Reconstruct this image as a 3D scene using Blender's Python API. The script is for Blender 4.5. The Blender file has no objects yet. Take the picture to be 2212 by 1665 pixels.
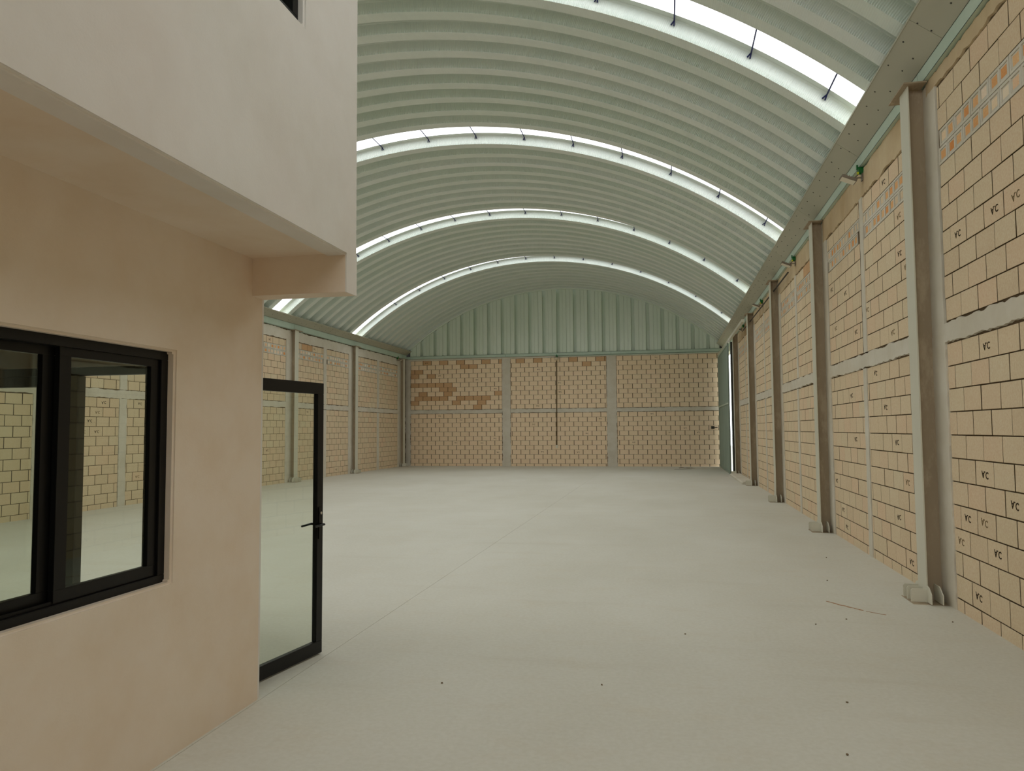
import bpy, bmesh, math, random
from mathutils import Matrix, Vector
random.seed(7)
sc = bpy.context.scene
COL = sc.collection

# ------------------------------------------------------------------ camera, sky, exposure
F_PX, YAW, PITCH, ROLL, CAM_Z = 1620.0, 0.202, 0.059, -0.007, 1.68
_f = Vector((-math.sin(YAW)*math.cos(PITCH), math.cos(YAW)*math.cos(PITCH), math.sin(PITCH)))
_r = Vector((math.cos(YAW), math.sin(YAW), 0)); _u = _r.cross(_f)
_c, _s = math.cos(ROLL), math.sin(ROLL)
RV, UV, FV = _c*_r + _s*_u, -_s*_r + _c*_u, _f
cam = bpy.data.cameras.new('camera'); co = bpy.data.objects.new('camera', cam); COL.objects.link(co)
cam.sensor_width = 36.0; cam.lens = F_PX/2212*36.0; cam.clip_start = 0.05; cam.clip_end = 300
m = Matrix((RV, UV, -FV)).transposed().to_4x4(); m.translation = (0, 0, CAM_Z); co.matrix_world = m
sc.camera = co
sc.view_settings.view_transform = 'Standard'; sc.view_settings.look = 'None'
sc.view_settings.exposure = 0.31; sc.view_settings.gamma = 1.0; sc.view_settings.use_curve_mapping = False
SKY_L = 5.9                                     # daylight coming through the translucent roof strips
w = bpy.data.worlds.new('overcast_sky'); sc.world = w; w.use_nodes = True
w.node_tree.nodes['Background'].inputs[0].default_value = (0.93, 0.97, 1.0, 1)
w.node_tree.nodes['Background'].inputs[1].default_value = 3.4
try:
    sc.cycles.use_denoising = True
    sc.cycles.max_bounces = 12; sc.cycles.diffuse_bounces = 8; sc.cycles.transparent_max_bounces = 12
    sc.cycles.sample_clamp_indirect = 6.0; sc.cycles.use_adaptive_sampling = True; sc.cycles.adaptive_threshold = .02
    sc.cycles.caustics_reflective = False; sc.cycles.caustics_refractive = False
except Exception:
    pass

def px(v):                                       # picture position of a world point (only used to rank pieces by size)
    d = Vector(v) - Vector((0, 0, CAM_Z)); k = d.dot(FV)
    if k <= 0.1: return None
    return (1106 + F_PX*d.dot(RV)/k, 832.5 - F_PX*d.dot(UV)/k, k)
def ray(x, y): return FV*F_PX + RV*(x-1106) - UV*(y-832.5)
def hit(x, y, axis, val):                        # where the sight line of a picture point meets a plane of the hall
    d = ray(x, y); o = Vector((0, 0, CAM_Z)); return o + d*((val-o[axis])/d[axis])

# ------------------------------------------------------------------ materials
def srgb(r, g, b):
    f = lambda c: (c/255/12.92) if c/255 <= 0.04045 else ((c/255+0.055)/1.055)**2.4
    return (f(r), f(g), f(b), 1)
class NT:
    def __init__(s, name):
        s.m = bpy.data.materials.new(name); s.m.use_nodes = True; s.t = s.m.node_tree; s.n = s.t.nodes
        s.bsdf = s.n['Principled BSDF']; s.out = s.n['Material Output']
    def add(s, typ, **kw):
        n = s.n.new(typ)
        for k, v in kw.items():
            if k.startswith('i_'):
                n.inputs[int(k[2:]) if k[2:].isdigit() else k[2:]].default_value = v
            else: setattr(n, k, v)
        return n
    def link(s, a, b): s.t.links.new(a, b)
    def pos(s, scale=(1, 1, 1)):
        g = s.add('ShaderNodeNewGeometry'); mp = s.add('ShaderNodeMapping'); mp.inputs['Scale'].default_value = scale
        s.link(g.outputs['Position'], mp.inputs['Vector']); return mp.outputs[0]
    def noise(s, scale, detail=4, rough=0.6, vec=None, vs=(1, 1, 1)):
        n = s.add('ShaderNodeTexNoise'); n.inputs['Scale'].default_value = scale
        n.inputs['Detail'].default_value = detail; n.inputs['Roughness'].default_value = rough
        s.link(vec if vec is not None else s.pos(vs), n.inputs['Vector']); return n.outputs['Fac']
    def ramp(s, fac, a, b, p0=0.35, p1=0.65):
        r = s.add('ShaderNodeValToRGB'); e = r.color_ramp.elements
        e[0].position, e[0].color, e[1].position, e[1].color = p0, a, p1, b
        s.link(fac, r.inputs[0]); return r.outputs[0]
    def mix(s, fac, a, b, mode='MIX'):
        n = s.add('ShaderNodeMix', data_type='RGBA', blend_type=mode)
        for sock, v in ((n.inputs[0], fac), (n.inputs[6], a), (n.inputs[7], b)):
            if isinstance(v, (int, float, tuple)): sock.default_value = v
            else: s.link(v, sock)
        return n.outputs[2]
    def math(s, op, a, b=0.0):
        n = s.add('ShaderNodeMath', operation=op)
        for sock, v in ((n.inputs[0], a), (n.inputs[1], b)):
            if isinstance(v, (int, float)): sock.default_value = v
            else: s.link(v, sock)
        return n.outputs[0]
    def bump(s, h, strength=0.3, dist=0.01):
        b = s.add('ShaderNodeBump'); b.inputs['Strength'].default_value = strength; b.inputs['Distance'].default_value = dist
        s.link(h, b.inputs['Height']); s.link(b.outputs[0], s.bsdf.inputs['Normal'])
    def done(s, col, rough=0.8, metal=0.0, spec=0.3):
        if isinstance(col, tuple): s.bsdf.inputs['Base Color'].default_value = col
        else: s.link(col, s.bsdf.inputs['Base Color'])
        if isinstance(rough, (int, float)): s.bsdf.inputs['Roughness'].default_value = rough
        else: s.link(rough, s.bsdf.inputs['Roughness'])
        s.bsdf.inputs['Metallic'].default_value = metal
        s.bsdf.inputs['Specular IOR Level'].default_value = spec
        return s.m

def plaster(name, a, b, pink, bumps=0.25):
    t = NT(name); n1 = t.noise(1.1, 5, .55); n2 = t.noise(3.3, 4, .6); n3 = t.noise(90, 3, .6); n4 = t.noise(0.6, 3, .5, vs=(1, 1, .6))
    c = t.ramp(n1, a, b, .3, .7); c = t.mix(t.math('MULTIPLY', t.ramp(n4, (0, 0, 0, 1), (1, 1, 1, 1), .45, .7), .55), c, pink)
    c = t.mix(.12, c, t.ramp(n2, (.25, .22, .18, 1), (.8, .78, .74, 1)), 'OVERLAY')
    t.bump(t.math('ADD', t.math('MULTIPLY', n2, 1.2), t.math('MULTIPLY', n3, .25)), bumps, .008)
    return t.done(c, .88, 0, .2)
M = {}
M['plaster'] = plaster('office_plaster', srgb(221, 217, 210), srgb(228, 224, 219), srgb(223, 212, 204))
M['plaster_low'] = plaster('warm_office_plaster', srgb(224, 209, 190), srgb(230, 216, 199), srgb(224, 202, 180))
M['inner'] = plaster('office_inner_plaster', srgb(150, 138, 118), srgb(165, 152, 132), srgb(150, 135, 112))
M['inner_floor'] = plaster('office_floor_screed', srgb(180, 170, 150), srgb(190, 180, 160), srgb(175, 160, 140))
M['concrete'] = plaster('grey_cast_concrete', srgb(204, 197, 182), srgb(218, 211, 197), srgb(208, 196, 176), .7)
M['stained'] = plaster('stained_cast_concrete', srgb(198, 175, 140), srgb(212, 193, 162), srgb(150, 114, 74), .9)
M['mortar'] = plaster('recessed_mortar', srgb(88, 72, 50), srgb(114, 96, 72), srgb(90, 72, 50), .8)

def block_mat(name, cols, lo=0.0, hi=1.0):
    t = NT(name); g = t.add('ShaderNodeNewGeometry'); oi = t.add('ShaderNodeObjectInfo')
    rnd = t.math('FRACT', t.math('ADD', t.math('MULTIPLY', g.outputs['Random Per Island'], 7.31), t.math('MULTIPLY', oi.outputs['Random'], 3.77)))
    r = t.add('ShaderNodeValToRGB'); r.color_ramp.interpolation = 'LINEAR'
    e = r.color_ramp.elements; e[0].position, e[0].color = 0, cols[0]; e[1].position, e[1].color = 1, cols[-1]
    for i, c in enumerate(cols[1:-1]): x = e.new((i+1)/(len(cols)-1)); x.color = c
    t.link(rnd, r.inputs[0])
    n = t.noise(2.2, 5, .6); c = t.mix(t.math('MULTIPLY', t.ramp(n, (0, 0, 0, 1), (1, 1, 1, 1), .42, .66), .5), r.outputs[0], cols[1])
    f = t.noise(55, 4, .7); c = t.mix(.35, c, t.ramp(f, (.28, .26, .22, 1), (.72, .71, .68, 1), .3, .7), 'OVERLAY')
    b = t.noise(0.35, 3, .5); c = t.mix(t.math('MULTIPLY', t.ramp(b, (0, 0, 0, 1), (1, 1, 1, 1), .5, .8), .25), c, cols[0])
    t.bump(f, .6, .004)
    return t.done(c, .93, 0, .12)
M['block'] = block_mat('tan_concrete_block', [srgb(216, 195, 166), srgb(224, 203, 174), srgb(219, 201, 172), srgb(225, 198, 169), srgb(222, 206, 178)])
M['block_back'] = block_mat('warm_tan_concrete_block', [srgb(234, 209, 178), srgb(240, 216, 187), srgb(237, 214, 184), srgb(242, 216, 188)])
M['block_dark'] = block_mat('damp_brown_concrete_block', [srgb(202, 162, 122), srgb(210, 170, 132), srgb(206, 167, 128)])
M['cell'] = block_mat('orange_clay_cell', [srgb(232, 160, 96), srgb(228, 180, 130), srgb(222, 140, 72), srgb(236, 196, 150)])
M['pale_cell'] = block_mat('daylight_pale_cell', [srgb(236, 205, 168), srgb(240, 226, 205), srgb(232, 185, 140), srgb(244, 238, 226)])  # pale tones stand for daylight showing through the cells, put into the colour

t = NT('dusty_concrete_floor')
n1 = t.noise(.45, 6, .6, vs=(1, .55, 1)); n2 = t.noise(2.6, 6, .7, vs=(.7, 1.3, 1)); n3 = t.noise(30, 3, .6)
c = t.ramp(n1, srgb(200, 196, 183), srgb(209, 206, 195), .35, .65)
c = t.mix(t.math('MULTIPLY', t.ramp(n2, (0, 0, 0, 1), (1, 1, 1, 1), .52, .78), .45), c, srgb(200, 190, 171))
c = t.mix(.10, c, t.ramp(n3, (.3, .29, .27, 1), (.75, .74, .72, 1)), 'OVERLAY')
sm = t.noise(1.3, 3, .5, vs=(.25, 2.2, 1)); c = t.mix(t.math('MULTIPLY', t.ramp(sm, (0, 0, 0, 1), (1, 1, 1, 1), .6, .72), .16), c, srgb(184, 175, 157))
t.bump(t.math('ADD', n2, t.math('MULTIPLY', n3, .1)), .12, .006)
M['floor'] = t.done(c, .62, 0, .22)
M['stain'] = NT('reddish_dirt').done(srgb(165, 128, 96), .9, 0, .1)
M['dark_stain'] = NT('dark_dirt').done(srgb(112, 92, 68), .9, 0, .1)
M['crumb'] = NT('mortar_crumb_grey').done(srgb(120, 104, 82), .95, 0, .1)

def metal(name, a, b, rough=.45, met=.25, spec=.4, streak=(1, 1, .25), rand=0.0, dirt=None):
    t = NT(name); n = t.noise(1.6, 4, .6, vs=streak); c = t.ramp(n, a, b, .35, .65)
    if rand:
        oi = t.add('ShaderNodeObjectInfo'); g = t.mix(oi.outputs['Random'], (1-rand, 1-rand*.6, 1-rand*1.2, 1), (1, 1, 1, 1)); c = t.mix(1.0, c, g, 'MULTIPLY')
    if dirt:
        d = t.noise(3.5, 6, .75, vs=(1, 1, .35)); c = t.mix(t.math('MULTIPLY', t.ramp(d, (0, 0, 0, 1), (1, 1, 1, 1), .5, .62), .8), c, dirt)
    t.bump(n, .05, .004); return t.done(c, rough, met, spec)
M['roof'] = metal('off_white_roof_sheet', srgb(220, 227, 222), srgb(226, 231, 226), .38, .0, .5, (1, 1, 1), .07)
M['gable'] = metal('pale_green_sheet', srgb(212, 222, 206), srgb(220, 228, 214), .32, .0, .6, (1, 1, .3), .05)
M['gutter'] = metal('grey_gutter_sheet', srgb(170, 168, 150), srgb(178, 175, 157), .5, .0, .4, (1, .3, 1), .04)
M['beam'] = metal('pale_green_steel', srgb(180, 198, 182), srgb(190, 206, 190), .45, .0, .4)
M['steel'] = metal('pale_grey_green_steel', srgb(206, 203, 186), srgb(213, 209, 193), .5, .0, .35)
M['web'] = metal('shaded_dirty_steel_web', srgb(160, 144, 122), srgb(172, 155, 132), .7, .0, .2, (1, 1, .3), 0, srgb(186, 170, 146))  # steel darkened to paint the recess shade, with lighter plaster smears
M['gate'] = metal('dark_green_grey_sheet', srgb(138, 152, 138), srgb(148, 162, 148), .5, .0, .4)
M['frame'] = NT('black_aluminium').done(srgb(9, 8, 7), .42, 0, .3)
M['dark'] = NT('dark_steel').done(srgb(50, 46, 40), .5, .2, .4)
M['strap'] = NT('blue_black_strap').done(srgb(30, 34, 80), .5, .3, .4)
M['green'] = NT('green_plastic').done(srgb(10, 105, 45), .4, 0, .5)
M['yellow'] = NT('yellow_plastic').done(srgb(210, 215, 50), .5, 0, .4)
M['lampbody'] = NT('grey_lamp_body').done(srgb(130, 118, 104), .5, .2, .4)
M['lampglass'] = NT('white_lamp_lens').done(srgb(228, 220, 200), .25, 0, .5)
M['white'] = NT('white_plastic').done(srgb(225, 218, 200), .5, 0, .4)
M['conduit'] = NT('brown_conduit').done(srgb(92, 72, 44), .6, 0, .3)
M['chrome'] = NT('chrome_lock').done(srgb(210, 210, 210), .2, .9, .5)
M['faint_ink'] = NT('worn_stamp_ink').done(srgb(128, 108, 80), .9, 0, .05)
M['ink'] = NT('black_stamp_ink').done(srgb(62, 50, 36), .9, 0, .05)
t = NT('outdoor_ground'); M['ground'] = t.done(t.ramp(t.noise(.3), srgb(150, 145, 130), srgb(175, 168, 150)), .95, 0, .1)
# skylight sheet: translucent polycarbonate with the bright sky behind it
t = NT('daylit_polycarbonate'); em = t.add('ShaderNodeEmission'); em.inputs[0].default_value = (.96, .985, 1.0, 1); 
lw = t.add('ShaderNodeLayerWeight'); lw.inputs[0].default_value = .5     # a sheet passes less light at a slant: 0.12 + 0.88 cos
t.link(t.math('MULTIPLY', t.math('SUBTRACT', 1.0, t.math('MULTIPLY', lw.outputs['Facing'], .88)), SKY_L), em.inputs[1])
t.link(em.outputs[0], t.out.inputs[0]); M['skylight'] = t.m
# glass: slightly green, thin
t = NT('greenish_glass'); tr = t.add('ShaderNodeBsdfTransparent'); tr.inputs[0].default_value = (.935, .955, .915, 1)
gl = t.add('ShaderNodeBsdfGlossy'); gl.inputs['Roughness'].default_value = .02; gl.inputs[0].default_value = (.9, 1, .9, 1)
lw = t.add('ShaderNodeLayerWeight'); lw.inputs[0].default_value = .5; mx = t.add('ShaderNodeMixShader')
rf = t.math('ADD', t.math('MULTIPLY', t.math('POWER', lw.outputs['Facing'], 4.0), .6), .035)
t.link(rf, mx.inputs[0]); t.link(tr.outputs[0], mx.inputs[1]); t.link(gl.outputs[0], mx.inputs[2]); t.link(mx.outputs[0], t.out.inputs[0])
M['glass'] = t.m

# ------------------------------------------------------------------ mesh helpers
def mesh(name, verts, faces, mat, smooth=False):
    me = bpy.data.meshes.new(name); me.from_pydata([tuple(v) for v in verts], [], faces); me.update()
    if mat: me.materials.append(M[mat])
    if smooth: me.polygons.foreach_set('use_smooth', [True]*len(me.polygons))
    return me
def put(name, me, parent=None, loc=(0, 0, 0), **kw):
    o = bpy.data.objects.new(name, me); COL.objects.link(o); o.location = loc
    if parent is not None: o.parent = parent
    for k, v in kw.items(): o[k] = v
    return o
class MB:
    def __init__(s): s.v, s.f = [], []
    def box(s, x0, x1, y0, y1, z0, z1, rot=None, piv=None):
        b = len(s.v); vs = [Vector(p) for p in ((x0, y0, z0), (x1, y0, z0), (x1, y1, z0), (x0, y1, z0), (x0, y0, z1), (x1, y0, z1), (x1, y1, z1), (x0, y1, z1))]
        if rot is not None: vs = [rot @ (p-Vector(piv)) + Vector(piv) for p in vs]
        s.v += vs; s.f += [[b+i for i in q] for q in ((3, 2, 1, 0), (4, 5, 6, 7), (0, 1, 5, 4), (1, 2, 6, 5), (2, 3, 7, 6), (3, 0, 4, 7))]; return s
    def prism(s, poly, axis, a, b):                 # polygon in the two other axes, extruded along axis from a to b
        n = len(poly); k = len(s.v)
        def P(p, t):
            q = [0, 0, 0]; q[axis] = t; o = [i for i in range(3) if i != axis]; q[o[0]], q[o[1]] = p; return Vector(q)
        s.v += [P(p, a) for p in poly] + [P(p, b) for p in poly]
        s.f.append([k+i for i in range(n)][::-1]); s.f.append([k+n+i for i in range(n)])
        s.f += [[k+i, k+(i+1) % n, k+n+(i+1) % n, k+n+i] for i in range(n)]; return s
    def tube(s, pts, r, seg=10):
        for a, b in zip(pts[:-1], pts[1:]):
            a, b = Vector(a), Vector(b); d = (b-a).normalized(); q = d.orthogonal().normalized(); w_ = d.cross(q); k = len(s.v)
            for p in (a, b):
                for i in range(seg): t_ = 2*math.pi*i/seg; s.v.append(p + q*r*math.cos(t_) + w_*r*math.sin(t_))
            s.f += [[k+i, k+(i+1) % seg, k+seg+(i+1) % seg, k+seg+i] for i in range(seg)]
            s.f.append([k+i for i in range(seg)][::-1]); s.f.append([k+seg+i for i in range(seg)])
        return s
    def build(s, name, mat, parent=None, loc=(0, 0, 0), bevel=0.0, **kw):
        me = mesh(name, s.v, s.f, mat)
        if bevel:
            bm = bmesh.new(); bm.from_mesh(me); bmesh.ops.recalc_face_normals(bm, faces=bm.faces)
            bmesh.ops.bevel(bm, geom=bm.edges[:], offset=bevel, segments=2, affect='EDGES', clamp_overlap=True); bm.to_mesh(me); bm.free()
        else:
            bm = bmesh.new(); bm.from_mesh(me); bmesh.ops.recalc_face_normals(bm, faces=bm.faces); bm.to_mesh(me); bm.free()
        return put(name, me, parent, loc, **kw)
def empty(name, loc=(0, 0, 0), **kw):
    o = bpy.data.objects.new(name, None); COL.objects.link(o); o.location = loc; o.empty_display_size = .2
    for k, v in kw.items(): o[k] = v
    return o
def copy_tree(o, parent=None):
    c = o.copy(); COL.objects.link(c); c.parent = parent
    for ch in list(o.children): copy_tree(ch, c)
    return c

XR, XL, YB, YN = 2.595, -12.27, 34.26, -6.0      # inner faces of the hall walls
WALL_T = 5.08                                     # top of the block walls
ZC, RB, RT, XC = -2.80, 11.0, 11.2, -4.83       # centre height, inner and outer radius of the arched roof
def arch(x, r=RB): return ZC + math.sqrt(r*r-(x-XC)**2)

# ------------------------------------------------------------------ floor
fl = empty('floor', kind='structure')
MB().box(XL-.4, XR+.4, YN-.4, YB+.4, -.30, -.06).build('floor_base', 'mortar', fl)
JX = -2.53
for x0, x1 in ((XL-.3, JX-.0015), (JX+.0015, XR+.3)):
    ys = [YN-.3, 34.6]
    MB().box(x0, x1, ys[0], ys[1], -.07, 0).build('floor_slab', 'floor', fl)
MB().box(XL-60, XR+60, -60, 90, -.6, -.32).build('ground', 'ground', None, kind='structure', label='bare ground outside the hall')

# ------------------------------------------------------------------ block walls
CH = .213                                        # course height
_bc = {}
def shade_sides(me):                            # block sides take the dark mortar colour to paint the joint shadow
    me.materials.append(M['mortar'])
    for p in me.polygons:
        if p.index % 9 >= 5: p.material_index = 1
    return me
def block_mesh(w_, h, mat):
    k = (round(w_, 3), round(h, 3), mat)
    if k not in _bc:
        V, Fc = block_geo(0, 0, w_, h, 0); _bc[k] = shade_sides(mesh('block', V, Fc, mat))
    return _bc[k]
def block_geo(u, z, w_, h, n0, c=.003, d=.018):  # local frame: (u, n, z), n towards the room
    V = []
    for (i, nn) in ((c, 0), (0, -c), (0, -d)):
        V += [(u+i, nn+n0, z+i), (u+w_-i, nn+n0, z+i), (u+w_-i, nn+n0, z+h-i), (u+i, nn+n0, z+h-i)]
    Fc = [[0, 1, 2, 3]]
    for a in (0, 4): Fc += [[a+i, a+4+i, a+4+(i+1) % 4, a+(i+1) % 4] for i in range(4)]
    return V, Fc
def holed_mesh(w_, h):
    k = ('holed', round(w_, 3))
    if k not in _bc:
        mb = MB(); g = .022; n = 2 if w_ > .25 else 1; cw = (w_-g*(n+1))/n; T = .05
        mb.box(0, w_, -T, 0, 0, g).box(0, w_, -T, 0, h-g, h)
        for i in range(n+1): mb.box(i*(cw+g), i*(cw+g)+g, -T, 0, g, h-g)
        _bc[k] = (mesh('perforated_block', mb.v, mb.f, 'concrete'), n, cw, g)
    return _bc[k]
def cell_mesh(cw, h, g, mat):
    k = ('cell', round(cw, 3), mat)
    if k not in _bc:                              # one hollow: rim of the block and the coloured plug, slightly dished
        hh = h-2*g; V = []
        for sc_, nn in ((1.0, -.0105), (.80, -.0045), (.55, -.003)):
            for i in range(12):
                t_ = 2*math.pi*(i+.5)/12; c_, s_ = math.cos(t_), math.sin(t_); q = 1/max(abs(c_), abs(s_)); q = q*(1 if sc_ == 1 else .86)
                V.append((cw/2+c_*q*sc_*cw/2, nn, g+hh/2+s_*q*sc_*hh/2))
        Fc = [[i, (i+1) % 12, 12+(i+1) % 12, 12+i] for i in range(12)]+[[12+i, 12+(i+1) % 12, 24+(i+1) % 12, 24+i] for i in range(12)]+[list(range(24, 36))]
        me = mesh('cell', V, Fc, 'concrete'); me.materials.append(M[mat])
        for p in me.polygons:
            if p.index >= 12: p.material_index = 1
        _bc[k] = me
    return _bc[k]
_tx = {}
def stamp_mesh():
    if 'f' in _tx and random.random() < .45: return _tx['f']
    if 'm' not in _tx:
        cu = bpy.data.curves.new('stamp', 'FONT'); cu.body = 'A.C'; cu.size = .085; cu.extrude = .0008; cu.offset = .0012; cu.align_x = 'CENTER'; cu.align_y = 'CENTER'; cu.resolution_u = 2
        o = bpy.data.objects.new('stamp', cu); COL.objects.link(o); bpy.context.view_layer.update()
        me = bpy.data.meshes.new_from_object(o.evaluated_get(bpy.context.evaluated_depsgraph_get())); bpy.data.objects.remove(o)
        me.name = 'stamp'; me.materials.clear(); me.materials.append(M['ink']); _tx['m'] = me
        m2 = me.copy(); m2.materials.clear(); m2.materials.append(M['faint_ink']); _tx['f'] = m2
    return _tx['m']

class Wall:
    """A wall frame: u runs along the wall, n points into the room, z up; `mat` maps (u, n, z) to the hall."""
    def __init__(s, name, origin, udir, ndir):
        s.root = empty(name, kind='structure'); s.R = Matrix((Vector(udir), Vector(ndir), Vector((0, 0, 1)))).transposed().to_4x4()
        s.R.translation = Vector(origin); s.blocks = []; s.stamps = []
    def W(s, u, n, z): return s.R @ Vector((u, n, z))
    def rows(s, u0, u1, zs, pitch, mat='block', phase=0.0, dark=None, JV=.015, J=.010):
        for ri, (z, h) in enumerate(zs):
            off = (pitch/2 if (ri % 2) else 0)+phase
            k = math.floor((u0-off)/pitch)
            while off+k*pitch < u1:
                a, b = max(u0, off+k*pitch+JV/2), min(u1, off+(k+1)*pitch-JV/2); k += 1
                if b-a < .012: continue
                z0, z1 = max(z+J/2, -.02), z+h-J/2
                m_ = mat
                if dark and dark((a+b)/2, z+h/2): m_ = 'block_dark'
                s.blocks.append(dict(u=a, z=z0, w=b-a, h=z1-z0, mat=m_, n=random.uniform(-.002, .002)))
    def size(s, b):
        P = [px(s.W(b['u']+i*b['w'], 0, b['z']+j*b['h'])) for i in (0, 1) for j in (0, 1)]
        if any(p is None for p in P): return 0
        xs, ys = [p[0] for p in P], [p[1] for p in P]
        if max(xs) < 0 or min(xs) > 2212 or max(ys) < 0 or min(ys) > 1665: return 0
        if s.hidden(sum(xs)/4, sum(ys)/4): return 1e-3
        return min(max(xs)-min(xs), 40)*(max(ys)-min(ys))
    def hidden(s, x, y): return False
    def finish(s, limit=290):
        for b in s.blocks: b['s'] = s.size(b)
        marks = {}
        for (x, y, ax, val) in s.stamps:
            p = s.R.inverted() @ hit(x, y, ax, val); best = None
            for i, b in enumerate(s.blocks):
                if b['mat'] != 'cell' and b['w'] > .25 and b['h'] > .15:
                    d = abs(b['u']+b['w']/2-p.x)+2*abs(b['z']+b['h']/2-p.z)
                    if best is None or d < best[0]: best = (d, i)
            if best and best[0] < .6: marks[best[1]] = p
        order = sorted(range(len(s.blocks)), key=lambda i: -(s.blocks[i]['s']+(1e5 if i in marks else 0)))
        single = set(order[:limit]); bulk = {}
        for i, b in enumerate(s.blocks):
            if i in single and b['s'] > 1:
                o = put('block', block_mesh(b['w'], b['h'], b['mat']), s.root)
                o.matrix_local = s.R @ Matrix.Translation((b['u'], b['n'], b['z'])) @ Matrix.Rotation(random.uniform(-.004, .004), 4, 'Y')
                if i in marks:
                    q = put('stamp', stamp_mesh(), o)
                    B = Matrix((Vector((-1, 0, 0)), Vector((0, 0, -1)), Vector((0, 1, 0)))).transposed().to_4x4() if s.flip else Matrix((Vector((1, 0, 0)), Vector((0, 0, -1)), Vector((0, 1, 0)))).transposed().to_4x4()
                    q.matrix_local = Matrix.Translation((b['w']*random.uniform(.42, .62), .0012, b['h']*random.uniform(.45, .6))) @ B @ Matrix.Rotation(random.uniform(-.12, .12), 4, 'Z')
                    q['label'] = 'black stencilled letters upside down on the block'
            else:
                V, Fc = bulk.setdefault(b['mat'], ([], [])); v, f = block_geo(b['u'], b['z'], b['w'], b['h'], b['n']); k = len(V)
                V += v; Fc += [[k+j for j in q] for q in f]
        for m_, (V, Fc) in bulk.items():
            o = put('block', shade_sides(mesh('block', V, Fc, m_)), s.root, kind='stuff'); o.matrix_local = s.R
    def holed(s, u0, u1, z, h, pitch, phase, mats):
        J = .008; k = math.floor((u0-phase)/pitch); out = []
        while phase+k*pitch < u1:
            a, b = max(u0, phase+k*pitch+J/2), min(u1, phase+(k+1)*pitch-J/2); k += 1
            if b-a < .10: continue
            out.append((a, z+J/2, round(b-a, 2), h-J))
        for (a, z0, w_, h_) in out:
            me, n, cw, g = holed_mesh(w_, h_)
            o = put('perforated_block', me, s.root); o.matrix_local = s.R @ Matrix.Translation((a, 0, z0))
            for i in range(n):
                q = put('block_cell', cell_mesh(cw, h_, g, random.choice(mats)), o); q.location = (g+i*(cw+g), 0, 0)
    def strip(s, u0, u1, z0, z1, name, proud=.008, jag=.012, mat='concrete', step=.05, vertical=True):
        # cast concrete with ragged edges where it squeezed past the blocks
        V, Fc = [], []
        n = max(2, int(((z1-z0) if vertical else (u1-u0))/step)); ja = jb = 0
        for i in range(n+1):
            t_ = i/n; ja = .6*ja+random.uniform(-jag, jag); jb = .6*jb+random.uniform(-jag, jag)
            if vertical: z = z0+(z1-z0)*t_; P = [(u0-ja, z), (u0-ja+.006, z), (u1+jb-.006, z), (u1+jb, z)]
            else: u = u0+(u1-u0)*t_; P = [(u, z0-ja), (u, z0-ja+.006), (u, z1+jb-.006), (u, z1+jb)]
            for (uu, zz), nn in zip(P, (-.015, proud, proud+random.uniform(-.001, .001), -.015)): V.append((uu, nn, zz))
        for i in range(n):
            for j in range(3): Fc.append([4*i+j, 4*i+j+1, 4*i+4+j+1, 4*i+4+j])
        me = mesh(name, V, Fc, mat); bm = bmesh.new(); bm.from_mesh(me); bmesh.ops.recalc_face_normals(bm, faces=bm.faces); bm.to_mesh(me); bm.free()
        o = put(name, me, s.root); o.matrix_local = s.R; return o

LOW = [(-.1+CH*i, CH) for i in range(12)]                    # to 2.456
BB0, BB1 = 2.456, 2.665                                      # bond beam
UPS = [(BB1+CH*i, CH) for i in range(7)]                     # to 4.156
HZ = [(4.156, .168), (4.324, .168)]                          # the two perforated rows, to 4.492
TOPR = (4.492, CH)
COLS_R = [3.01, 8.04, 13.07, 18.1, 23.13, 28.1]
MIDS_R = [5.55, 10.62, 15.78, 20.8, 25.75]
GATE0 = 28.75

# right wall: u = +Y, room side is -X
wr = Wall('wall_right', (XR, 0, 0), (0, 1, 0), (-1, 0, 0)); wr.flip = True
MB().box(XR+.012, XR+.15, YN, GATE0, -.05, 5.22).build('wall_core', 'mortar', wr.root)
MB().box(XR+.012, XR+.15, GATE0, YB+.2, 4.85, 5.22).build('lintel', 'concrete', wr.root)
damp_r = lambda u, z: (13.1 < u < 14.7 and z > 4.1 and random.random() < .55) or (18.2 < u < 19 and z > 4.1 and random.random() < .4)
segs = []
for i, c in enumerate(COLS_R[:-1]):
    a, b, mid = c+.13, COLS_R[i+1]-.36, MIDS_R[i]
    segs += [(a, mid-.09), (mid+.09, b)]
segs += [(-1.9, COLS_R[0]-.36)]
for si, (a, b) in enumerate(segs):
    near = (3 < a < 8)
    wr.rows(a, b, LOW, .37, 'block', .11, damp_r)
    wr.rows(a, b, UPS, .37, 'block', .27, damp_r)
    wr.rows(a, b, [TOPR] + ([(4.705, CH)] if near else []), .37, 'block', .05, damp_r)
    for k, (z, h) in enumerate(HZ): wr.holed(a, b, z, h, .37, .07+.185*k, ['cell', 'cell', 'pale_cell'] if near else ['cell', 'block', 'block', 'cell'])
for i, c in enumerate(COLS_R):
    wr.strip(c-.36, c+.13, 0, BB0+.10, 'concrete_post', .012)
    wr.strip(c-.34, c+.13, BB1-.12, WALL_T-.03, 'concrete_post', .009, .004)
for mid in MIDS_R:
    wr.strip(mid-.09, mid+.09, 0, BB0, 'concrete_post', .010, .006); wr.strip(mid-.095-.05, mid+.075-.05, BB1, 4.72, 'concrete_post', .010, .005)
for i, c in enumerate(COLS_R[:-1]):
    wr.strip(c+.13, COLS_R[i+1]-.34, BB0+.01, BB1-.01, 'bond_beam', .012, .012, vertical=False)
    wr.strip(c+.13, COLS_R[i+1]-.10, 4.93 if i == 0 else 4.715, WALL_T, 'bond_beam', .010, .016, 'stained', vertical=False)
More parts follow.
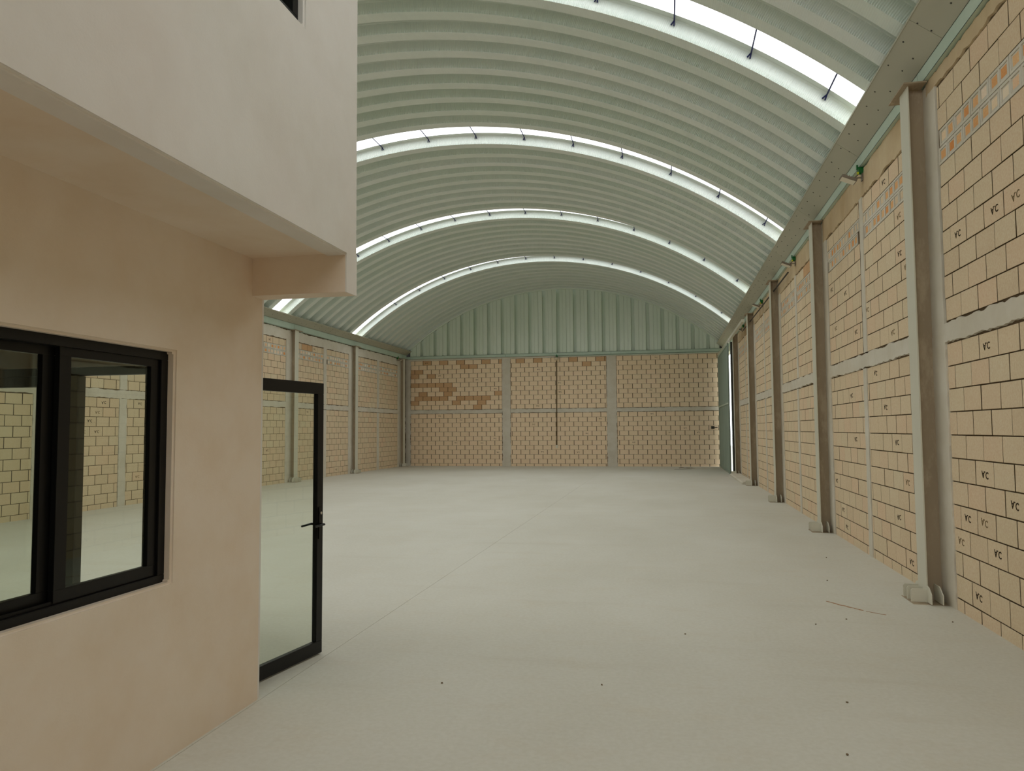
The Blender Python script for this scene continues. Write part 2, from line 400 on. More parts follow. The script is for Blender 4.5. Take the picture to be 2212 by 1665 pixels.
wr.stamps = [(x, y, 0, XR) for x, y in [(2193, 391), (2150, 445), (2059, 490), (2152, 724), (1938, 453), (1944, 544), (1956, 570), (1930, 714), (1874, 659), (1847, 716), (1805, 712), (1825, 631), (1793, 631),
    (1908, 875), (1931, 949), (1951, 1031), (1953, 1115), (1972, 1236), (2143, 1024), (2176, 1074), (2148, 1132), (2158, 1189), (2078, 1111), (2085, 1169), (1825, 1096), (1812, 1031), (1853, 940), (1884, 797), (1843, 849), (2106, 1288), (1827, 1163), (1915, 400)]]
wr.finish()

# back wall: u = +X, room side is -Y
wb = Wall('wall_back', (0, YB, 0), (1, 0, 0), (0, -1, 0)); wb.flip = False
MB().box(XL-.25, XR+.03, YB+.010, YB+.22, -.05, WALL_T+.02).build('wall_core', 'mortar', wb.root)
dark_px = [(873, 612), (905, 612), (875, 830), (888, 867), (995, 787), (1015, 791), (1005, 791), (1025, 791), (910, 803), (898, 817), (925, 811), (930, 831), (975, 832), (968, 841), (950, 841), (985, 841), (918, 852), (930, 857), (960, 850), (912, 860), (950, 858), (1000, 859), (1015, 859), (1030, 859), (1050, 859), (1035, 869), (1025, 879), (1070, 849), (980, 870), (887, 804), (905, 831), (925, 785), (950, 783), (1045, 781), (1120, 780), (1170, 781), (1238, 781), (1258, 781), (1303, 777), (1085, 781), (940, 860), (955, 832)]
dk = set()
for (x, y) in dark_px:
    p = hit(x, y, 1, YB); dk.add((round(p.x, 2), round(p.z, 2)))
damp_b = lambda u, z: any(abs(u-a) < .21 and abs(z-b) < .11 for a, b in dk)
UPB = [(BB1-.01+CH*i, CH) for i in range(11)]
for a, b in ((-11.98, -7.50), (-7.08, -2.63), (-2.16, 2.5)):
    wb.rows(a, b, LOW, .413, 'block_back', .2, damp_b, .024, .007); wb.rows(a, b, UPB, .413, 'block_back', .2, damp_b, .024, .007)
for a, b, nm in ((-12.24, -11.99, 0), (-7.49, -7.09, 1), (-2.62, -2.17, 1)):
    wb.strip(a, b, 0, BB0+.12, 'concrete_post', .014, .015); wb.strip(a, b, BB1-.1, WALL_T, 'concrete_post', .009, .006)
for a, b in ((-11.99, -7.49), (-7.09, -2.62), (-2.17, 2.5)):
    wb.strip(a, b, BB0+.01, BB1-.02, 'bond_beam', .012, .008, vertical=False); wb.strip(a, b, 5.0, WALL_T+.02, 'bond_beam', .008, .004, vertical=False)
s_ = 3.784
wb.stamps = [(860+x/s_, 600+y/s_, 1, YB) for x, y in [(265, 690), (360, 800), (635, 825), (770, 895), (540, 1165), (370, 1125), (460, 1340), (680, 1350), (790, 1425), (1110, 1050), (1355, 858), (1340, 940), (1210, 1415), (770, 1310), (1080, 1200), (1115, 745)]]
wb.stamps += [(1220+x/3.62, 600+y/3.62, 1, YB) for x, y in [(655, 885), (290, 1105), (145, 1215), (120, 1365), (1055, 1210), (930, 1180), (520, 1285), (665, 1065), (730, 635), (815, 1205)]]
wb.finish()

# left wall: u = +Y, room side is +X
wl = Wall('wall_left', (XL, 0, 0), (0, 1, 0), (1, 0, 0)); wl.flip = False
def _hid(x, y): return not ((x > 565 and (x < 880)) or (0 < x < 95 and y > 830) or (165 < x < 313 and y > 800))
wl.hidden = _hid
MB().box(XL-.22, XL-.012, YN, YB+.2, -.05, 5.285).build('wall_core', 'mortar', wl.root)
COLS_L = [7.9, 13.05, 18.05, 23.1, 28.1, 33.65]; MIDS_L = [10.35, 15.15, 20.5, 25.6, 30.8]
segl = []
for i, c in enumerate(COLS_L[:-1]): segl += [(c+.13, MIDS_L[i]-.13), (MIDS_L[i]+.13, COLS_L[i+1]-.42)]
segl += [(4.0, 7.5)]
damp_l = lambda u, z: (23.2 < u < 25.4 and z > 4.45 and random.random() < .6) 
for a, b in segl:
    wl.rows(a, b, LOW, .39, 'block', .1, damp_l); wl.rows(a, b, UPS, .39, 'block', .1, damp_l); wl.rows(a, b, [TOPR], .39, 'block', .0, damp_l)
    if b > 20:
        for k, (z, h) in enumerate(HZ): wl.holed(a, b, z, h, .39, .07+.195*k, ['pale_cell', 'cell', 'pale_cell'])
    else: wl.rows(a, b, HZ, .39, 'block', .1)
for c in COLS_L:
    wl.strip(c-.42, c+.12, 0, BB0+.10, 'concrete_post', .012); wl.strip(c-.40, c+.12, BB1-.12, WALL_T-.05, 'concrete_post', .009, .004)
for c in MIDS_L:
    wl.strip(c-.12, c+.12, 0, BB0, 'concrete_post', .010, .008); wl.strip(c-.12, c+.12, BB1, 4.78, 'concrete_post', .010, .005)
for i, c in enumerate(COLS_L[:-1]):
    wl.strip(c+.1, COLS_L[i+1]-.36, BB0+.01, BB1-.01, 'bond_beam', .012, .010, vertical=False)
    wl.strip(c+.1, COLS_L[i+1]-.08, 4.72, WALL_T-.02, 'bond_beam', .010, .014, vertical=False)
wl.stamps = [(x, y, 0, XL) for x, y in [(227, 865), (219, 886), (202, 905), (184, 928), (219, 927), (175, 949), (282, 865), (305, 1020), (722, 1013), (668, 884), (577, 968), (582, 737), (680, 750)]]
wl.finish()

# near end of the hall, behind the camera
# invented block wall; its openings and open arch are shaped to let daylight in
MB().box(XL-.2, -11.6, YN-.2, YN, -.05, 5.1).box(-11.6, -7.6, YN-.2, YN, 2.6, 5.1).box(-7.6, -1.7, YN-.2, YN, -.05, 5.1).box(-1.7, .9, YN-.2, YN, -.05, 2.2).box(-1.7, 2.3, YN-.2, YN, 2.2, 5.1).box(2.3, XR+.2, YN-.2, YN, -.05, 5.1).build('wall_front', 'block', None, kind='structure')

# ------------------------------------------------------------------ steel wall beams and gutters
def rail_mesh(x0, xin, sgn):
    return None
tb = empty('trim_1', kind='structure', label='pale green steel channel along the top of the right wall')
tl = empty('trim_2', kind='structure', label='pale green steel channel along the top of the left wall')
tk = empty('trim_3', kind='structure', label='pale green steel channel under the corrugated gable')
def channel(parent, X, sg, y0, y1, zt):           # C section, web towards the room
    mb = MB(); T = .008
    mb.box(min(X, X+sg*T), max(X, X+sg*T), y0, y1, WALL_T, zt)
    mb.box(min(X, X+sg*.07), max(X, X+sg*.07), y0, y1, WALL_T-.001, WALL_T+T).box(min(X, X+sg*.07), max(X, X+sg*.07), y0, y1, zt-T, zt+.001)
    return mb.build('channel', 'beam', parent)
ys = [YN]+[y for y in COLS_R]+[YB]
for a, b in zip(ys[:-1], ys[1:]): channel(tb, 2.545, 1, a+.004, b-.004, 5.23)
ys = [YN]+COLS_L+[YB]
for a, b in zip(ys[:-1], ys[1:]): channel(tl, -12.20, -1, a+.004, b-.004, 5.29)
for a, b in ((-12.2, -7.3), (-7.3, -2.4), (-2.4, 2.5)):
    mb = MB(); mb.box(a+.004, b-.004, YB-.06, YB-.052, WALL_T, 5.22).box(a+.004, b-.004, YB-.06, YB+.01, WALL_T-.001, WALL_T+.01).box(a+.004, b-.004, YB-.06, YB+.01, 5.21, 5.221)
    mb.build('channel', 'beam', tk)
def gutter(name, P0, P1, P2, P3, joints, label):
    g = empty(name, kind='structure', label=label)
    for a, b in zip(joints[:-1], joints[1:]):
        mb = MB(); a += .003; b -= .003
        for p, q in ((P0, P1), (P1, P2), (P2, P3)):
            d = Vector((q[0]-p[0], 0, q[1]-p[1])).normalized(); n = Vector((-d.z, 0, d.x))*.004
            if n.z < 0: n = -n
            mb.prism([(p[0], p[1]), (q[0], q[1]), (q[0]+n.x, q[1]+n.z), (p[0]+n.x, p[1]+n.z)], 1, a, b)
        mb.prism([(P0[0]-.004, P0[1]-.004), (P0[0]+.004, P0[1]-.004), (P0[0]+.004, P0[1]+.02), (P0[0]-.004, P0[1]+.02)], 1, a, b)
        mb.build('gutter_sheet', 'gutter', g)
    mb = MB(); d = Vector((P1[0]-P0[0], 0, P1[1]-P0[1])); n = Vector((-d.z, 0, d.x)).normalized()
    if n.z > 0: n = -n
    y = joints[0]+.4
    while y < joints[-1]:
        for t_ in (.22, .62):
            p = Vector((P0[0], 0, P0[1]))+d*(t_+random.uniform(-.06, .06)); yy = y+random.uniform(-.1, .1)
            c_ = Vector((p.x, yy, p.z)); mb.tube([c_, c_+n*.005], .009, 6)
        y += .46
    mb.build('bolt', 'dark', g, kind='stuff')
    return g
gj = [YN, -1.9, 1.15, 4.25, 7.33, 10.4, 13.45, 16.5, 19.55, 22.6, 25.65, 28.7, 31.75, YB]
gutter('trim_4', (2.27, 5.44), (2.545, 5.23), (2.80, 5.23), (2.80, 5.95), gj, 'grey sheet gutter along the right eave')
gutter('trim_5', (-11.93, 5.46), (-12.20, 5.29), (-12.46, 5.29), (-12.46, 5.95), gj, 'grey sheet gutter along the left eave')

# ------------------------------------------------------------------ arched roof
ce = empty('ceiling', kind='structure')
A1 = math.asin((2.64-XC)/RB); NSEG = 1280
def arc_sheet(prof, name, mat, a0=-A1, a1=A1, nseg=NSEG, crimp=True):
    # prof: (y, radius, crimp in y, crimp in radius)
    V, Fc = [], []; m_ = len(prof)
    for i in range(nseg+1):
        a = a0+(a1-a0)*i/nseg; s_, c_ = math.sin(a), math.cos(a); zg = (1 if i % 2 else -1) if crimp else 0
        for (y, r, cy_, cr) in prof:
            rr = r+cr*zg; V.append((XC+rr*s_, y+cy_*zg, ZC+rr*c_))
    for i in range(nseg):
        for j in range(m_-1): k = i*m_+j; Fc.append([k, k+1, k+m_+1, k+m_])
    return mesh(name, V, Fc, mat)
B_W, PITCH_R = .235, .612
prof = lambda lip: [(-lip, RT, 0, 0), (-.035, RT, 0, 0), (-.028, RT-.022, 0, 0), (-.020, RT-.03, .002, 0), (-.008, RB+.055, .0035, 0), (-.002, RB+.012, .009, .002), (0, RB, .003, .002), (.012, RB, .0, .001),
                    (B_W-.012, RB, 0, .001), (B_W, RB, .003, .002), (B_W+.006, RB+.02, .008, 0), (B_W+.018, RT-.01, .002, 0), (B_W+.022, RT, 0, 0), (PITCH_R-.19, RT, 0, 0)]
pm_a, pm_b = arc_sheet(prof(.19), 'roof_panel', 'roof'), arc_sheet(prof(.15), 'roof_panel', 'roof')
F0 = 10.1; js = range(-27, 40)
sky_slots = {-21: 1, -11: 1, -1: 1, 9: 1, 19: 1, 29: 1}
strap_a = [(-4.12-XC)/RB + k*1.11/RB for k in range(-6, 8)]
pa = [-A1]+[a for a in strap_a if abs(a) < A1-.01]+[A1]
pane_me = []
for a, b in zip(pa[:-1], pa[1:]):
    pane_me.append(arc_sheet([(B_W+.03, RT+.004, 0, 0), (2*PITCH_R-.14, RT+.004, 0, 0)], 'skylight_pane', 'skylight', a, b, max(2, int((b-a)*60)), False))
def strap_mesh(a):
    mb = MB(); s_, c_ = math.sin(a), math.cos(a); T = Vector((c_, 0, -s_)); N = Vector((s_, 0, c_))
    def bar(y0, r0, y1, r1, off0, off1, w_=.011):
        P0 = Vector((XC, y0, ZC))+N*r0+T*off0; P1 = Vector((XC, y1, ZC))+N*r1+T*off1; mb.tube([P0, P1], w_, 6)
    bar(B_W+.01, RT-.03, 2*PITCH_R-.04, RT-.03, 0, 0)
    bar(2*PITCH_R-.06, RT-.03, 2*PITCH_R-.028, RB+.11, 0, .022, .010); bar(2*PITCH_R-.06, RT-.03, 2*PITCH_R-.028, RB+.11, 0, -.022, .010)
    return mesh('skylight_strap', mb.v, mb.f, 'strap')
strap_me = [strap_mesh(a) for a in pa[1:-1]]
for j in js:
    y = F0+PITCH_R*j
    if y+.45 > YB+.5 or y < YN-.2: continue
    if j in sky_slots:
        for me in pane_me: put('skylight_pane', me, ce, (0, y-PITCH_R, 0))
        for me in strap_me: put('skylight_strap', me, ce, (0, y-PITCH_R, 0))
    else:
        put('roof_panel', pm_b if (j-1) in sky_slots else pm_a, ce, (0, y, 0))

# ------------------------------------------------------------------ corrugated gable
gb = empty('trim_6', kind='structure', label='pale green corrugated gable above the back wall')
GP = .66; x = -12.35; first = True
while x < 2.45:
    pr = [(0, 0), (.004, -.012), (.012, -.012), (.016, 0), (.20, 0), (.235, .055), (.345, .055), (.38, 0), (.61, 0), (.66, 0)]
    pr = [(0, .03), (.012, .03), (.016, .06), (.19, .06), (.205, -.13), (.335, -.13), (.35, .06), (.47, .06), (.475, .045), (.50, .045), (.505, .06), (.645, .06), (.65, .03), (.66, .03)]
    if x+GP/2 > -4.6: pr = [(GP-a, b) for a, b in pr][::-1]
    V, Fc = [], []
    for a, d in pr:
        X = min(max(x+a, -12.0), 2.38); top = arch(X)+.015
        V += [(X, YB+.05-d, 5.20), (X, YB+.05-d, max(top, 5.21))]
    for i in range(len(pr)-1): Fc.append([2*i, 2*i+2, 2*i+3, 2*i+1])
    put('gable_sheet', mesh('gable_sheet', V, Fc, 'gable'), gb); x += GP
V, Fc = [], []                                     # curved flashing where the gable meets the arch
for i in range(81):
    a = -A1+.05+(2*A1-.10)*i/80; s_, c_ = math.sin(a), math.cos(a)
    for r, y in ((RB+.01, YB-.10), (RB-.035, YB-.10), (RB-.035, YB-.04)): V.append((XC+r*s_, y, ZC+r*c_))
for i in range(80): Fc += [[3*i, 3*i+1, 3*i+4, 3*i+3], [3*i+1, 3*i+2, 3*i+5, 3*i+4]]
put('arch_flashing', mesh('arch_flashing', V, Fc, 'gable'), gb)
MB().box(XL-.2, XR+.2, YB+.25, YB+.27, 5.0, 8.6).build('gable_backing', 'dark', gb)

# ------------------------------------------------------------------ steel columns
def column(X, sg, yc, label, group, full=True):
    # sg=+1: wall lies towards +X (right wall)
    t = empty('steel_column', (X, yc, 0), label=label, category='column', group=group)
    bx = lambda x0, x1, y0, y1, z0, z1: MB().box(min(sg*x0, sg*x1), max(sg*x0, sg*x1), y0, y1, z0, z1)
    bx(0, .012, -.125, .125, .0, 5.06).build('front_flange', 'steel', t, bevel=.001)
    bx(.012, .20, -.005, .005, .0, 5.06).build('web', 'web', t)
    bx(.20, .21, -.10, .10, .0, 5.06).build('rear_flange', 'web', t)
    if full: bx(-.05, .16, -.19, .33, 5.06, 5.074).build('cap_plate', 'web', t)
    bx(-.14, .18, -.20, .20, -.01, .0008).build('base_plate', 'web', t)
    for yy in (-.12, 0, .12):
        poly = [(0, .012), (-.14*sg, .012), (-.14*sg, .12), (-.125*sg, .135), (0, .135)]
        MB().prism(poly, 1, yy-.005, yy+.005).build('gusset', 'steel', t)
    for side in (-1, 1):
        for xx in (.0, .10):
            poly = [(side*.125, .012), (side*.245, .012), (side*.245, .10), (side*.18, .155), (side*.125, .165)] if xx == 0 else [(side*.008, .012), (side*.245, .012), (side*.245, .10), (side*.15, .165), (side*.008, .165)]
            MB().prism(poly, 0, sg*xx, sg*(xx+.01)).build('gusset', 'steel', t)
    return t
order_r = ['nearest', 'second nearest', 'third', 'fourth', 'farthest']
desc = ['pale grey steel column on the right wall nearest the camera', 'pale grey steel column on the right wall, second from the camera', 'pale grey steel column on the right wall, third from the camera',
        'pale grey steel column on the right wall, fourth from the camera', 'pale grey steel column on the right wall standing beside the sliding gate']
for c, d in zip(COLS_R[1:], desc): column(2.41, 1, c, d, 'steel columns on the right wall')
desl = {13.05: 'steel column on the left wall seen through the office window', 23.1: 'steel column on the left wall seen behind the open glass door',
        28.1: 'steel column on the left wall between the glass door and the far corner', 33.65: 'steel column in the far left corner of the hall'}
for c in (13.05, 23.1, 28.1, 33.65): column(-12.09, -1, c, desl[c], 'steel columns on the left wall')

# ------------------------------------------------------------------ floodlights
def flood(loc, rz, label, group='floodlights at the top of the walls'):
    t = empty('floodlight', loc, label=label, category='floodlight', group=group); t.rotation_euler = (0, 0, rz)
    # local: wall is at +x, lamp looks towards -x and down
    MB().tube([(.145, 0, .09), (.075, 0, .09)], .052, 8).build('junction_box', 'green', t)
    MB().box(.06, .08, -.015, .015, .105, .165).build('cable_gland', 'green', t)
    MB().box(.055, .078, -.055, -.03, .03, .06).build('cable_clip', 'yellow', t)
    mb = MB(); mb.box(.04, .13, -.012, .012, -.01, .002).box(.118, .130, -.03, .03, -.05, .06)
    mb.tube([(.09, 0, .05), (.03, 0, -.005)], .008, 6).tube([(.04, -.075, -.03), (.04, .075, -.03)], .006, 6).build('bracket', 'lampbody', t)
    R_ = Matrix.Rotation(math.radians(24), 3, 'Y'); pv = (0, 0, -.04)
    MB().box(-.15, .05, -.085, .085, -.055, -.02, R_, pv).build('lamp_body', 'lampbody', t, bevel=.004)
    fins = MB()
    for i in range(6): fins.box(-.12+i*.028, -.114+i*.028, -.07, .07, -.02, -.004, R_, pv)
    fins.build('cooling_fin', 'lampbody', t)
    MB().box(-.14, .04, -.074, .074, -.059, -.054, R_, pv).build('lens', 'lampglass', t)
    return t
dl = ['grey floodlight with green box on the right wall, nearest the camera', 'grey floodlight with green box on the right wall, second from the camera',
      'grey floodlight with green box on the right wall, third from the camera', 'grey floodlight with green box on the right wall, last before the gate']
for y, d in zip((10.38, 15.6, 20.75, 25.6), dl): flood((2.45, y, 4.95), 0, d)
flood((-4.89, YB-.145, 4.97), math.pi/2, 'floodlight with green box at the top middle of the back wall')
flood((-12.12, 33.1, 4.98), math.pi, 'small floodlight at the top of the left wall in the far corner')
t = empty('light_switch', (-4.93, YB, .9), label='small white switch box on the back wall at the foot of a brown conduit', category='switch')
MB().box(-.05, .05, -.045, -.004, -.07, .07).build('box', 'white', t, bevel=.006)
MB().box(-.02, .02, -.052, -.044, -.03, .03).build('rocker', 'white', t, bevel=.002)
o = MB().tube([(-4.90, YB-.025, 4.86), (-4.93, YB-.025, .97)], .022, 8).build('conduit', 'conduit')
o['label'] = 'vertical brown conduit running down the middle of the back wall'; o['category'] = 'conduit'
o = MB().tube([(-4.80, YB-.035, 5.05), (-2.0, YB-.035, 5.06), (2.3, YB-.035, 5.06)], .018, 8).build('conduit', 'beam')
o['label'] = 'thin horizontal pipe under the gable channel on the back wall'; o['category'] = 'conduit'
o = MB().tube([(2.50, 16.0, 4.85), (2.50, 20.6, 4.84), (2.50, 25.4, 4.84)], .016, 8).build('conduit', 'dark')
o['label'] = 'dark conduit under the channel linking the far floodlights on the right wall'; o['category'] = 'conduit'

# ------------------------------------------------------------------ sliding gate at the far end of the right wall
g = empty('door_2', (2.30, 31.2, 0), kind='structure', label='dark green sheet metal sliding gate at the far right corner, a gap of daylight at its near edge')
y0, y1 = 28.67-31.2+.05, 33.9-31.2
n = 9; wd = (y1-y0)/n
for i in range(n):
    a = y0+i*wd; pr = [(0, 0), (.03, -.02), (.09, -.02), (.12, 0), (wd/2, 0), (wd/2+.03, -.02), (wd/2+.09, -.02), (wd/2+.12, 0), (wd, 0)]
    V, Fc = [], []
    for u, d in pr: V += [(d, a+u, .0), (d, a+u, 4.84)]
    for k in range(len(pr)-1): Fc.append([2*k, 2*k+2, 2*k+3, 2*k+1])
    put('gate_sheet', mesh('gate_sheet', V, Fc, 'gate'), g)
for a, b, z0, z1 in ((y0-.03, y0+.03, .0, 4.83), (y1-.05, y1, .0, 4.83)): MB().box(-.035, .02, a, b, z0, z1).build('gate_stile', 'gate', g)
for z in (.0, 2.58, 4.77): MB().box(-.035, .02, y0, y1, z, z+.06).build('gate_rail', 'beam' if z > 1 else 'gate', g)
MB().box(-.02, .06, -31.2+23.3, 2.9, 4.86, 4.95).build('gate_track', 'steel', g)
for yy in (y0+.5, y1-.5):
    MB().tube([(.0, yy, 4.83), (.03, yy, 4.83)], .06, 12).build('gate_roller', 'dark', g)
MB().box(2.38, 2.48, 28.54, 28.83, 0, 4.86).build('door_post', 'dark', None, kind='structure').name = 'trim_7'
MB().box(2.27, 2.61, 33.88, 34.0, 0, 4.9).build('trim_light_stop', 'gate', None, kind='structure')  # post added to stop daylight leaking behind the gate onto the back wall
MB().box(2.50, 2.56, 28.42, 28.74, 0, 4.86).build('trim_8', 'concrete', None, kind='structure')
t = empty('gate_latch', (2.02, YB, 1.72), label='small dark steel latch on the back wall beside the gate', category='latch')
MB().box(-.07, .07, -.014, -.002, -.06, .06).build('plate', 'dark', t); MB().tube([(-.06, -.05, .0), (.2, -.05, .0)], .018, 8).box(-.05, -.02, -.06, -.01, -.03, .03).box(.02, .05, -.06, -.01, -.03, .03).build('bolt', 'dark', t)
o = MB().prism([(2.20, -.02), (2.56, -.02), (2.56, .075), (2.24, .07), (2.20, .04)], 1, 23.5, 28.0).build('concrete_kerb', 'concrete')
o['label'] = 'low concrete kerb at the foot of the right wall before the gate'; o['category'] = 'kerb'

# ------------------------------------------------------------------ office block on the left
XO, XU, YE = -2.548, -1.91, 4.43                 # ground floor face, upper face, far end
W0, W1, WZ0, WZ1 = 2.10, 3.53, .90, 2.105         # ground floor window opening
U0, U1, UZ0, UZ1 = 2.20, 3.70, 3.91, 5.0
BK = -4.0                                         # rear end of the block
def office_wall(name, X0, X1, y0, y1, z0, z1, hole, mat='plaster', bev=.012):
    # wall slab with one opening, faces kept as clean quads, edges softened
    a, b, c, d = hole; bm = bmesh.new(); ys, zs = [y0, a, b, y1], [z0, c, d, z1]; g_ = {}
    for i in range(4):
        for j in range(4):
            for k, X in enumerate((X0, X1)): g_[i, j, k] = bm.verts.new((X, ys[i], zs[j]))
    for i in range(3):
        for j in range(3):
            if (i, j) == (1, 1): continue
            bm.faces.new([g_[i, j, 0], g_[i+1, j, 0], g_[i+1, j+1, 0], g_[i, j+1, 0]]); bm.faces.new([g_[i, j, 1], g_[i, j+1, 1], g_[i+1, j+1, 1], g_[i+1, j, 1]])
    for i in range(3):
        for j in (0, 3): bm.faces.new([g_[i, j, 0], g_[i+1, j, 0], g_[i+1, j, 1], g_[i, j, 1]]); bm.faces.new([g_[j, i, 0], g_[j, i+1, 0], g_[j, i+1, 1], g_[j, i, 1]])
    for j in (1, 2): bm.faces.new([g_[1, j, 0], g_[2, j, 0], g_[2, j, 1], g_[1, j, 1]]); bm.faces.new([g_[j, 1, 0], g_[j, 2, 0], g_[j, 2, 1], g_[j, 1, 1]])
    bmesh.ops.recalc_face_normals(bm, faces=bm.faces)
    es = [e for e in bm.edges if len(e.link_faces) == 2 and e.calc_face_angle(0) > 1]
    bmesh.ops.bevel(bm, geom=es, offset=bev, segments=3, affect='EDGES')
    me = bpy.data.meshes.new(name); bm.to_mesh(me); bm.free(); me.materials.append(M[mat]); return put(name, me, None, kind='structure')
office_wall('wall_office', XO, XO-.15, BK, YE-.02, -.02, 2.79, (W0, W1, WZ0, WZ1), 'plaster_low')
office_wall('wall_upper', XU, XU-.14, BK, YE, 2.765, 5.6, (U0, U1, UZ0, UZ1))
# slab soffit between the two faces, and the upper box behind
MB().box(-7.2, XU-.10, BK, YE-.03, 2.775, 2.93).build('ceiling_office', 'plaster_low', None, kind='structure')
MB().box(XU-.010, XU-.0005, YE-.155, YE-.0005, 2.535, 2.80).build('trim_11', 'plaster', None, kind='structure', label='plastered end of the short beam, flush with the upper wall')
MB().box(XO-.10, XU-.009, YE-.154, YE-.002, 2.536, 2.80).build('trim_10', 'plaster_low', None, kind='structure', label='short plastered beam under the end of the overhang')
MB().box(-7.2, XU-.02, YE-.14, YE-.004, 2.80, 5.59).build('wall_upper_end', 'plaster', None, kind='structure')
MB().box(-7.2, XU-.02, BK, YE-.02, 5.45, 5.6).build('ceiling_upper', 'plaster', None, kind='structure')
MB().box(-7.35, -7.2, BK, YE, -.02, 5.6).build('wall_office_side', 'plaster', None, kind='structure')
MB().box(-7.2, XU-.02, BK-.15, BK, -.02, 5.6).build('wall_office_rear', 'plaster', None, kind='structure')
MB().box(-7.2, XO-.15, BK, YE-.16, 0.0, .012).build('floor_office', 'inner_floor', None, kind='structure')
# end wall of the ground floor with its glazed opening
MB().box(-2.76, XO-.005, YE-.15, YE-.004, -.02, 2.77).box(-7.2, -4.95, YE-.15, YE-.004, -.02, 2.77).box(-4.95, -2.76, YE-.15, YE-.004, 2.115, 2.77).build('wall_office_end', 'plaster', None, kind='structure')
fr_ = empty('window_2', kind='structure', label='black framed glazed opening in the far end of the office')
ya, yb = 4.30, 4.35
MB().box(-4.95, -2.76, ya, yb, 2.06, 2.115).box(-3.32, -3.24, ya, yb, 0, 2.06).box(-4.95, -4.90, ya, yb, 0, 2.06).box(-2.80, -2.76, ya, yb, 0, 2.06).build('window_frame', 'frame', fr_)
sash = MB().box(-4.90, -3.84, ya+.01, yb+.03, 1.992, 2.06).box(-4.90, -3.84, ya+.01, yb+.03, .02, .10).box(-3.92, -3.84, ya+.01, yb+.03, .1, 1.992).box(-4.90, -4.82, ya+.01, yb+.03, .1, 1.992).build('sash', 'frame', fr_)
MB().box(-4.82, -3.92, ya+.03, ya+.036, .1, 1.992).build('pane', 'glass', sash)

# ground floor window
wn = empty('window_1', (XO, 2.8, .9), kind='structure', label='black aluminium sliding window in the office wall')
L = lambda x0, x1, y0, y1, z0, z1, mb=None: (mb or MB()).box(XO-x1-XO, XO-x0-XO, y0-2.8, y1-2.8, z0-.9, z1-.9)
mb = MB()
for (y0_, y1_, z0_, z1_) in ((W0, W1, WZ1-.045, WZ1), (W0, W1, WZ0, WZ0+.04), (W0, W0+.05, WZ0+.04, WZ1-.045), (W1-.055, W1, WZ0+.04, WZ1-.045)): L(.042, .125, y0_, y1_, z0_, z1_, mb)
L(.060, .066, W0, W1, WZ0+.04, WZ0+.055, mb); L(.090, .096, W0, W1, WZ0+.04, WZ0+.055, mb)
mb.build('window_frame', 'frame', wn, bevel=.002)
def sash_(x0, y0, y1, nm='sash'):
    mb = MB()
    for (a, b, c, d) in ((y0, y1, WZ1-.085, WZ1-.045), (y0, y1, WZ0+.045, WZ0+.10), (y0, y0+.068, WZ0+.10, WZ1-.085), (y1-.068, y1, WZ0+.10, WZ1-.085)): L(x0, x0+.028, a, b, c, d, mb)
    s_ = mb.build(nm, 'frame', wn, bevel=.0015)
    L(x0+.012, x0+.017, y0+.06, y1-.06, WZ0+.09, WZ1-.08).build('pane', 'glass', s_)
sash_(.055, 2.815, W1-.05); sash_(.088, W0+.05, 2.825)
# small sealant line round the opening
# upper floor window
wu = empty('window_3', kind='structure', label='black framed window in the upper storey')
mb = MB()
for (a, b, c, d) in ((U0, U1, UZ1-.05, UZ1), (U0, U1, UZ0, UZ0+.05), (U0, U0+.055, UZ0+.05, UZ1-.05), (U1-.06, U1, UZ0+.05, UZ1-.05), (2.93, 3.0, UZ0+.05, UZ1-.05)): mb.box(XU-.12, XU-.04, a, b, c, d)
f_ = mb.build('window_frame', 'frame', wu, bevel=.002); MB().box(XU-.085, XU-.08, U0+.05, U1-.05, UZ0+.05, UZ1-.05).build('pane', 'glass', f_)

# open glass door leaf
ang = math.atan2(-2.602+2.745, 5.379-4.50)
dr = empty('door_1', (-2.747, 4.50, 0), kind='structure', label='black framed glass door leaf standing open beyond the office corner'); dr.rotation_euler = (0, 0, -ang)
LW = math.hypot(.143, .879); zt = 2.048
fm = MB().box(-.02, .02, 0, LW, .012, .105).box(-.02, .02, 0, LW, zt-.085, zt).box(-.02, .02, 0, .075, .105, zt-.085).box(-.02, .02, LW-.075, LW, .105, zt-.085).build('door_frame', 'frame', dr, bevel=.002)
MB().box(-.003, .003, .07, LW-.07, .10, zt-.08).build('pane', 'glass', dr)
hd = empty('lever_handle', (0, LW-.04, .975)); hd.parent = dr
for sx in (-1, 1):
    MB().box(min(sx*.02, sx*.028), max(sx*.02, sx*.028), -.02, .02, -.11, .13).build('handle_plate', 'frame', hd, bevel=.002)
    MB().tube([(sx*.025, 0, 0), (sx*.06, 0, 0)], .009, 10).tube([(sx*.058, .006, 0), (sx*.058, -.115, -.006)], .008, 10).build('lever', 'frame', hd)
    MB().tube([(sx*.027, 0, .085), (sx*.034, 0, .085)], .011, 12).build('lock_cylinder', 'chrome', hd)
for zz in (.25, 1.0, 1.8): MB().tube([(.0, -.012, zz), (.0, -.012, zz+.1)], .011, 10).build('hinge', 'frame', dr)

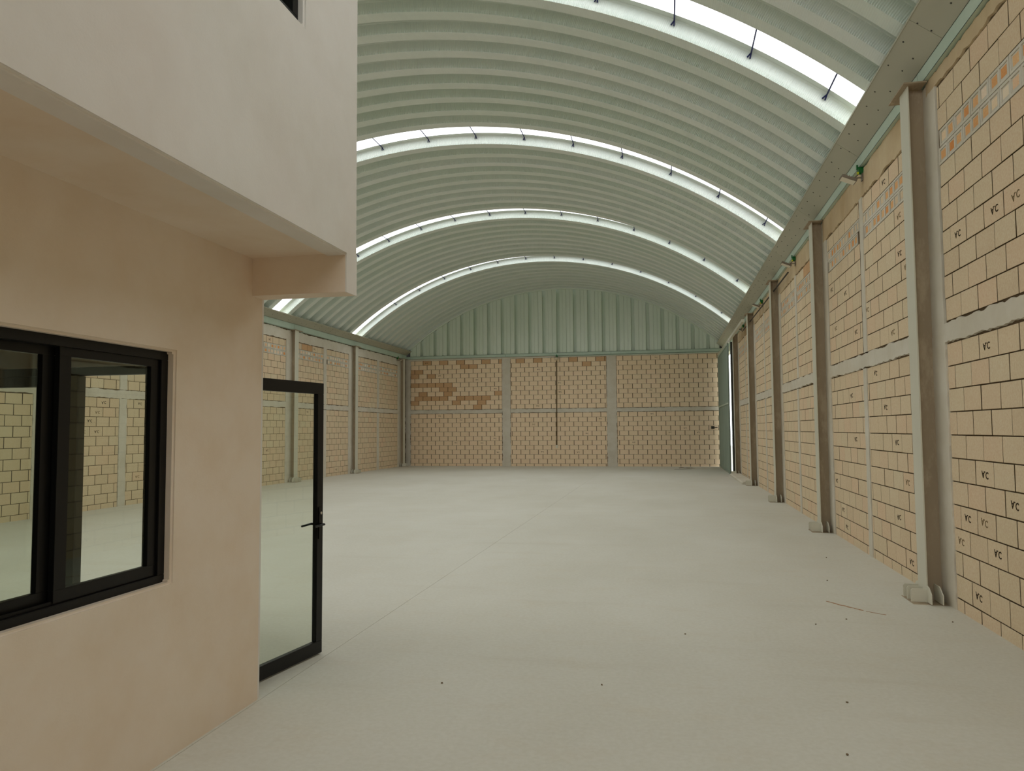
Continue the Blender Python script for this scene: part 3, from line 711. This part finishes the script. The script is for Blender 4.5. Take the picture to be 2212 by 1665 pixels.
# ------------------------------------------------------------------ dirt and crumbs on the floor
def smear(name, pts, wdt, mat, label):
    V, Fc = [], []; n = len(pts)
    for i, p in enumerate(pts):
        a = Vector(pts[max(i-1, 0)]); b = Vector(pts[min(i+1, n-1)]); d = (b-a).normalized(); q = Vector((-d.y, d.x)); h = wdt*random.uniform(.35, 1.1)*(.4 if i in (0, n-1) else 1)
        for sgn in (-1, -.5, .5, 1):
            V.append((p[0]+q.x*h*sgn, p[1]+q.y*h*sgn, .0006 if abs(sgn) == 1 else .003+random.uniform(0, .002)))
    for i in range(n-1):
        for j in range(3): Fc.append([4*i+j, 4*i+j+1, 4*i+5+j, 4*i+4+j])
    o = put(name, mesh(name, V, Fc, mat, True)); o['label'] = label; o['category'] = 'dirt'; return o
def line(a, b, n, j): return [(a[0]+(b[0]-a[0])*i/n+random.uniform(-j, j), a[1]+(b[1]-a[1])*i/n+random.uniform(-j, j)) for i in range(n+1)]
smear('dirt_streak', line((1.488, 7.832), (1.742, 7.499), 16, .007), .013, 'stain', 'thin reddish streak of dirt on the floor near the first column')
smear('dirt_streak', line((1.76, 7.47), (1.90, 7.352), 8, .004), .004, 'stain', 'faint tail of reddish dirt on the floor toward the right wall')
smear('dirt_patch', line((.45, 33.2), (1.1, 33.0), 10, .06), .30, 'dark_stain', 'dark patch of dirt on the floor at the foot of the back wall')
smear('dirt_patch', line((.3, 31.9), (1.0, 32.1), 8, .04), .09, 'dark_stain', 'dark streak of dirt on the floor before the back wall')
crumbs = [(2058, 1344, 'by the wall just right of the nearest column foot'), (1785, 1205, 'farther one of the pair left of the nearest column'), (1787, 1254, 'nearer one of the pair left of the nearest column'),
    (1828, 1338, 'just below the reddish dirt streak'), (1762, 1349, 'left of and below the reddish dirt streak'), (1480, 1370, 'alone in the right middle of the open floor'), (1300, 1480, 'alone on the open floor in the lower middle'),
    (955, 1476, 'in the lower left, out from the open glass door'), (1830, 1631, 'lowest one, at the bottom edge on the right'), (1830, 1518, 'near the bottom right, above the lowest crumb')]
for x, y, where in crumbs:
    p = hit(x, y, 2, 0); bm = bmesh.new(); bmesh.ops.create_icosphere(bm, subdivisions=1, radius=.0085)
    for v in bm.verts: v.co *= random.uniform(.6, 1.2); v.co.z *= .7
    me = bpy.data.meshes.new('crumb'); bm.to_mesh(me); bm.free(); me.materials.append(M['crumb'])
    o = put('mortar_crumb', me, None, (p.x, p.y, .004)); o['label'] = 'tiny dark mortar crumb '+where; o['category'] = 'crumb'; o['group'] = 'mortar crumbs on the floor'
